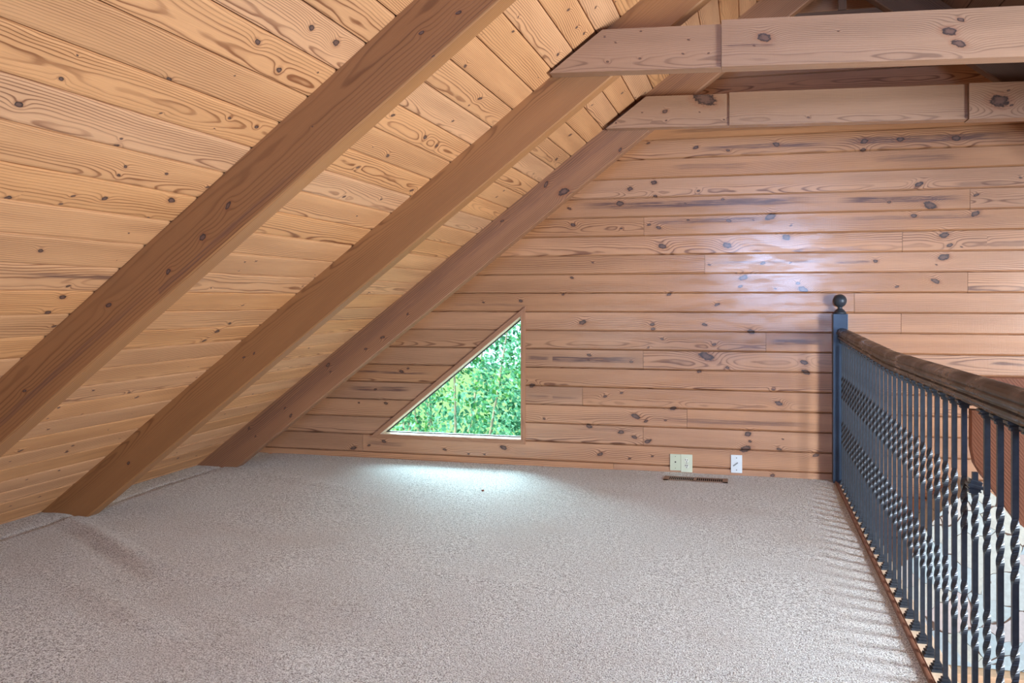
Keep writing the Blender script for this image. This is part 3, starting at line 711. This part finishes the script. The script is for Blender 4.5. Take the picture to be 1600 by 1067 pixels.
plate(-.4145, -.344, -1.094, -.982, lin(214, 222, 200), 'ivory two-socket power outlet, right of the pair low on the wall', 'outlet', 'duplex')
plate(-.108, -.040, -1.083, -.972, lin(226, 236, 242), 'white wall plate with a slanting grey toggle, standing alone near the railing', 'wall plate', 'white')

par = empty('floor_register', (-.312, 5.555, FZ)); tag(par, 'brown metal slotted floor register set in carpet below the outlet', 'vent')
M_reg = plain('brown_register', lin(158, 134, 118), .45, .5)
M_blk = plain('register_black', lin(18, 16, 15), .9)
bm = bmesh.new()
X0_, X1_, Y0_, Y1_ = -.19, .19, -.058, .058
box(bm, X0_, X1_, Y0_, Y0_ + .012, -.002, .005); box(bm, X0_, X1_, Y1_ - .012, Y1_, -.002, .005)
box(bm, X0_, X0_ + .03, Y0_, Y1_, -.002, .005); box(bm, X1_ - .03, X1_, Y0_, Y1_, -.002, .005); box(bm, -.012, .004, Y0_, Y1_, -.002, .005)
obj('grille_frame', bm, M_reg, par)
bm = bmesh.new()
n = 13
for a, b_ in ((-.16, -.012), (.004, .16)):
    for i in range(n + 1):
        x = a + (b_ - a) * i / n; box(bm, x - .0016, x + .0016, Y0_, Y1_, .0005, .0045)
obj('grille_bars', bm, M_reg, par)
obj('grille_back', box(bmesh.new(), X0_ + .01, X1_ - .01, Y0_ + .005, Y1_ - .005, -.006, .0012), M_blk, par)
bm = bmesh.new(); bmesh.ops.create_icosphere(bm, subdivisions=2, radius=.008)
for v in bm.verts: v.co = Vector((v.co.x * 1.2, v.co.y, v.co.z * .5)) * (1 + .3 * mnoise.noise(v.co * 200))
o = obj('bark_crumb', bm, plain('crumb_brown', lin(120, 62, 52), .8)); o.location = (-1.47, 4.91, FZ + .006)
tag(o, 'tiny reddish brown crumb on the carpet in front of the window', 'crumb')

# ------------------------------------------------------------------ outside the window
t = NT('garden_ground'); P = t.new('ShaderNodeTexCoord').outputs['Object']
t.put(t.p.inputs['Base Color'], t.mix(t.noise(P, 3, 4), lin(70, 110, 50), lin(120, 130, 80))); t.p.inputs['Roughness'].default_value = 1
bm = bmesh.new(); bmesh.ops.create_grid(bm, x_segments=2, y_segments=2, size=20)
o = struct(obj('ground', bm, t.m)); o.location = (-3, 26, LZ - .1)
def leafmat(name, a, b_):
    t = NT(name); oi = t.sep(t.attr('leaf'))[0]
    c = t.mix(oi, a, b_); c = t.mix(t.mr(t.noise(t.new('ShaderNodeTexCoord').outputs['Object'], 2.2, 2), .5, .62, 0, .5), c, lin(120, 190, 60)); t.put(t.p.inputs['Base Color'], c); t.p.inputs['Roughness'].default_value = .45
    tl = t.new('ShaderNodeBsdfTranslucent'); t.put(tl.inputs[0], c); mx = t.new('ShaderNodeMixShader'); mx.inputs[0].default_value = .45
    out = [q for q in t.n if q.type == 'OUTPUT_MATERIAL'][0]
    t.t.links.new(t.p.outputs[0], mx.inputs[1]); t.t.links.new(tl.outputs[0], mx.inputs[2]); t.t.links.new(mx.outputs[0], out.inputs[0])
    return t.m
LM = [leafmat('leaf_cool', lin(10, 92, 50), lin(150, 238, 190)), leafmat('leaf_warm', lin(20, 100, 30), lin(190, 235, 120)), leafmat('leaf_mint', lin(14, 110, 74), lin(180, 245, 215))]
M_bark = plain('pale_bark', lin(140, 134, 112), .8, 0, .2, 20, .4)
def tree(x, y, cz, R, H, n, lm, size, label, stems=5):
    par = empty('leafy_tree', (x, y, LZ - .1)); tag(par, label, 'tree', 'trees beyond the window')
    zc = cz - par.location.z
    bm = bmesh.new()
    for k in range(stems):
        a = random.random() * 6.28; p0 = Vector((.08 * math.cos(a), .08 * math.sin(a), 0))
        p1 = Vector((R * .5 * math.cos(a), R * .5 * math.sin(a), zc)); p2 = Vector((R * .8 * math.cos(a + .4), R * .8 * math.sin(a + .4), zc + H * .6))
        pr = None
        for i in range(9):
            q = i / 8; p = p0 * (1 - q) ** 2 + p1 * 2 * q * (1 - q) + p2 * q * q; r = .035 * (1 - q) * .6 + .005
            ring = [bm.verts.new((p.x + r * math.cos(b_), p.y + r * math.sin(b_), p.z)) for b_ in (0, 1.05, 2.1, 3.14, 4.2, 5.24)]
            if pr:
                for j in range(6): bm.faces.new((pr[j], pr[(j + 1) % 6], ring[(j + 1) % 6], ring[j]))
            pr = ring
    obj('trunk', bm, M_bark, par, True)
    V_, F_, A_ = [], [], []
    for i in range(n):
        while True:
            d = Vector((random.uniform(-1, 1), random.uniform(-1, 1), random.uniform(-1, 1)))
            if d.length < 1: break
        d = d.normalized() * (.45 + .55 * d.length ** .5)
        c = Vector((d.x * R, d.y * R, zc + d.z * H)) * 1.0
        c += Vector((1, 1, 1)) * .18 * mnoise.noise(c * 1.7)
        if mnoise.noise(c * 2.3 + Vector((9, 3, 1))) < -.18: continue
        ax = (d + Vector((random.gauss(0, .6), random.gauss(0, .6), random.gauss(0, .6) - .3))).normalized()
        up = Vector((random.gauss(0, 1), random.gauss(0, 1), random.gauss(0, 1) + 1.2)).normalized()
        sd_ = ax.cross(up)
        if sd_.length < .1: continue
        sd_.normalize(); nn = sd_.cross(ax); s_ = size * random.uniform(.6, 1.3)
        k = len(V_)
        V_ += [c, c + ax * s_ * .45 + sd_ * s_ * .28 - nn * s_ * .05, c + ax * s_, c + ax * s_ * .45 - sd_ * s_ * .28 - nn * s_ * .05, c + ax * s_ * .5 + nn * s_ * .04]
        F_ += [(k, k + 1, k + 4), (k + 1, k + 2, k + 4), (k + 2, k + 3, k + 4), (k + 3, k, k + 4)]
        A_ += [random.random() ** 1.5] * 4
    me = bpy.data.meshes.new('foliage'); me.from_pydata([tuple(q) for q in V_], [], F_); me.materials.append(lm)
    a = me.attributes.new('leaf', 'FLOAT_VECTOR', 'FACE'); a.data.foreach_set('vector', [q for x_ in A_ for q in (x_, 0, 0)])
    o = bpy.data.objects.new('foliage', me); C.objects.link(o); o.parent = par
random.seed(4)
tree(-3.15, 9.0, -1.0, 1.35, 1.9, 22000, LM[0], .062, 'bright green leafy tree filling the middle of the triangular window', 3)
tree(-5.6, 9.6, -1.2, .9, 1.5, 3500, LM[1], .08, 'yellow-green tree at the far left of the window view')
tree(-4.4, 12.6, -.2, 1.7, 2.6, 12000, LM[2], .11, 'pale mint green tree farther back in the window view')
tree(-.9, 11.6, -.4, 1.5, 2.4, 3500, LM[1], .11, 'leafy tree off to the right of the window view')
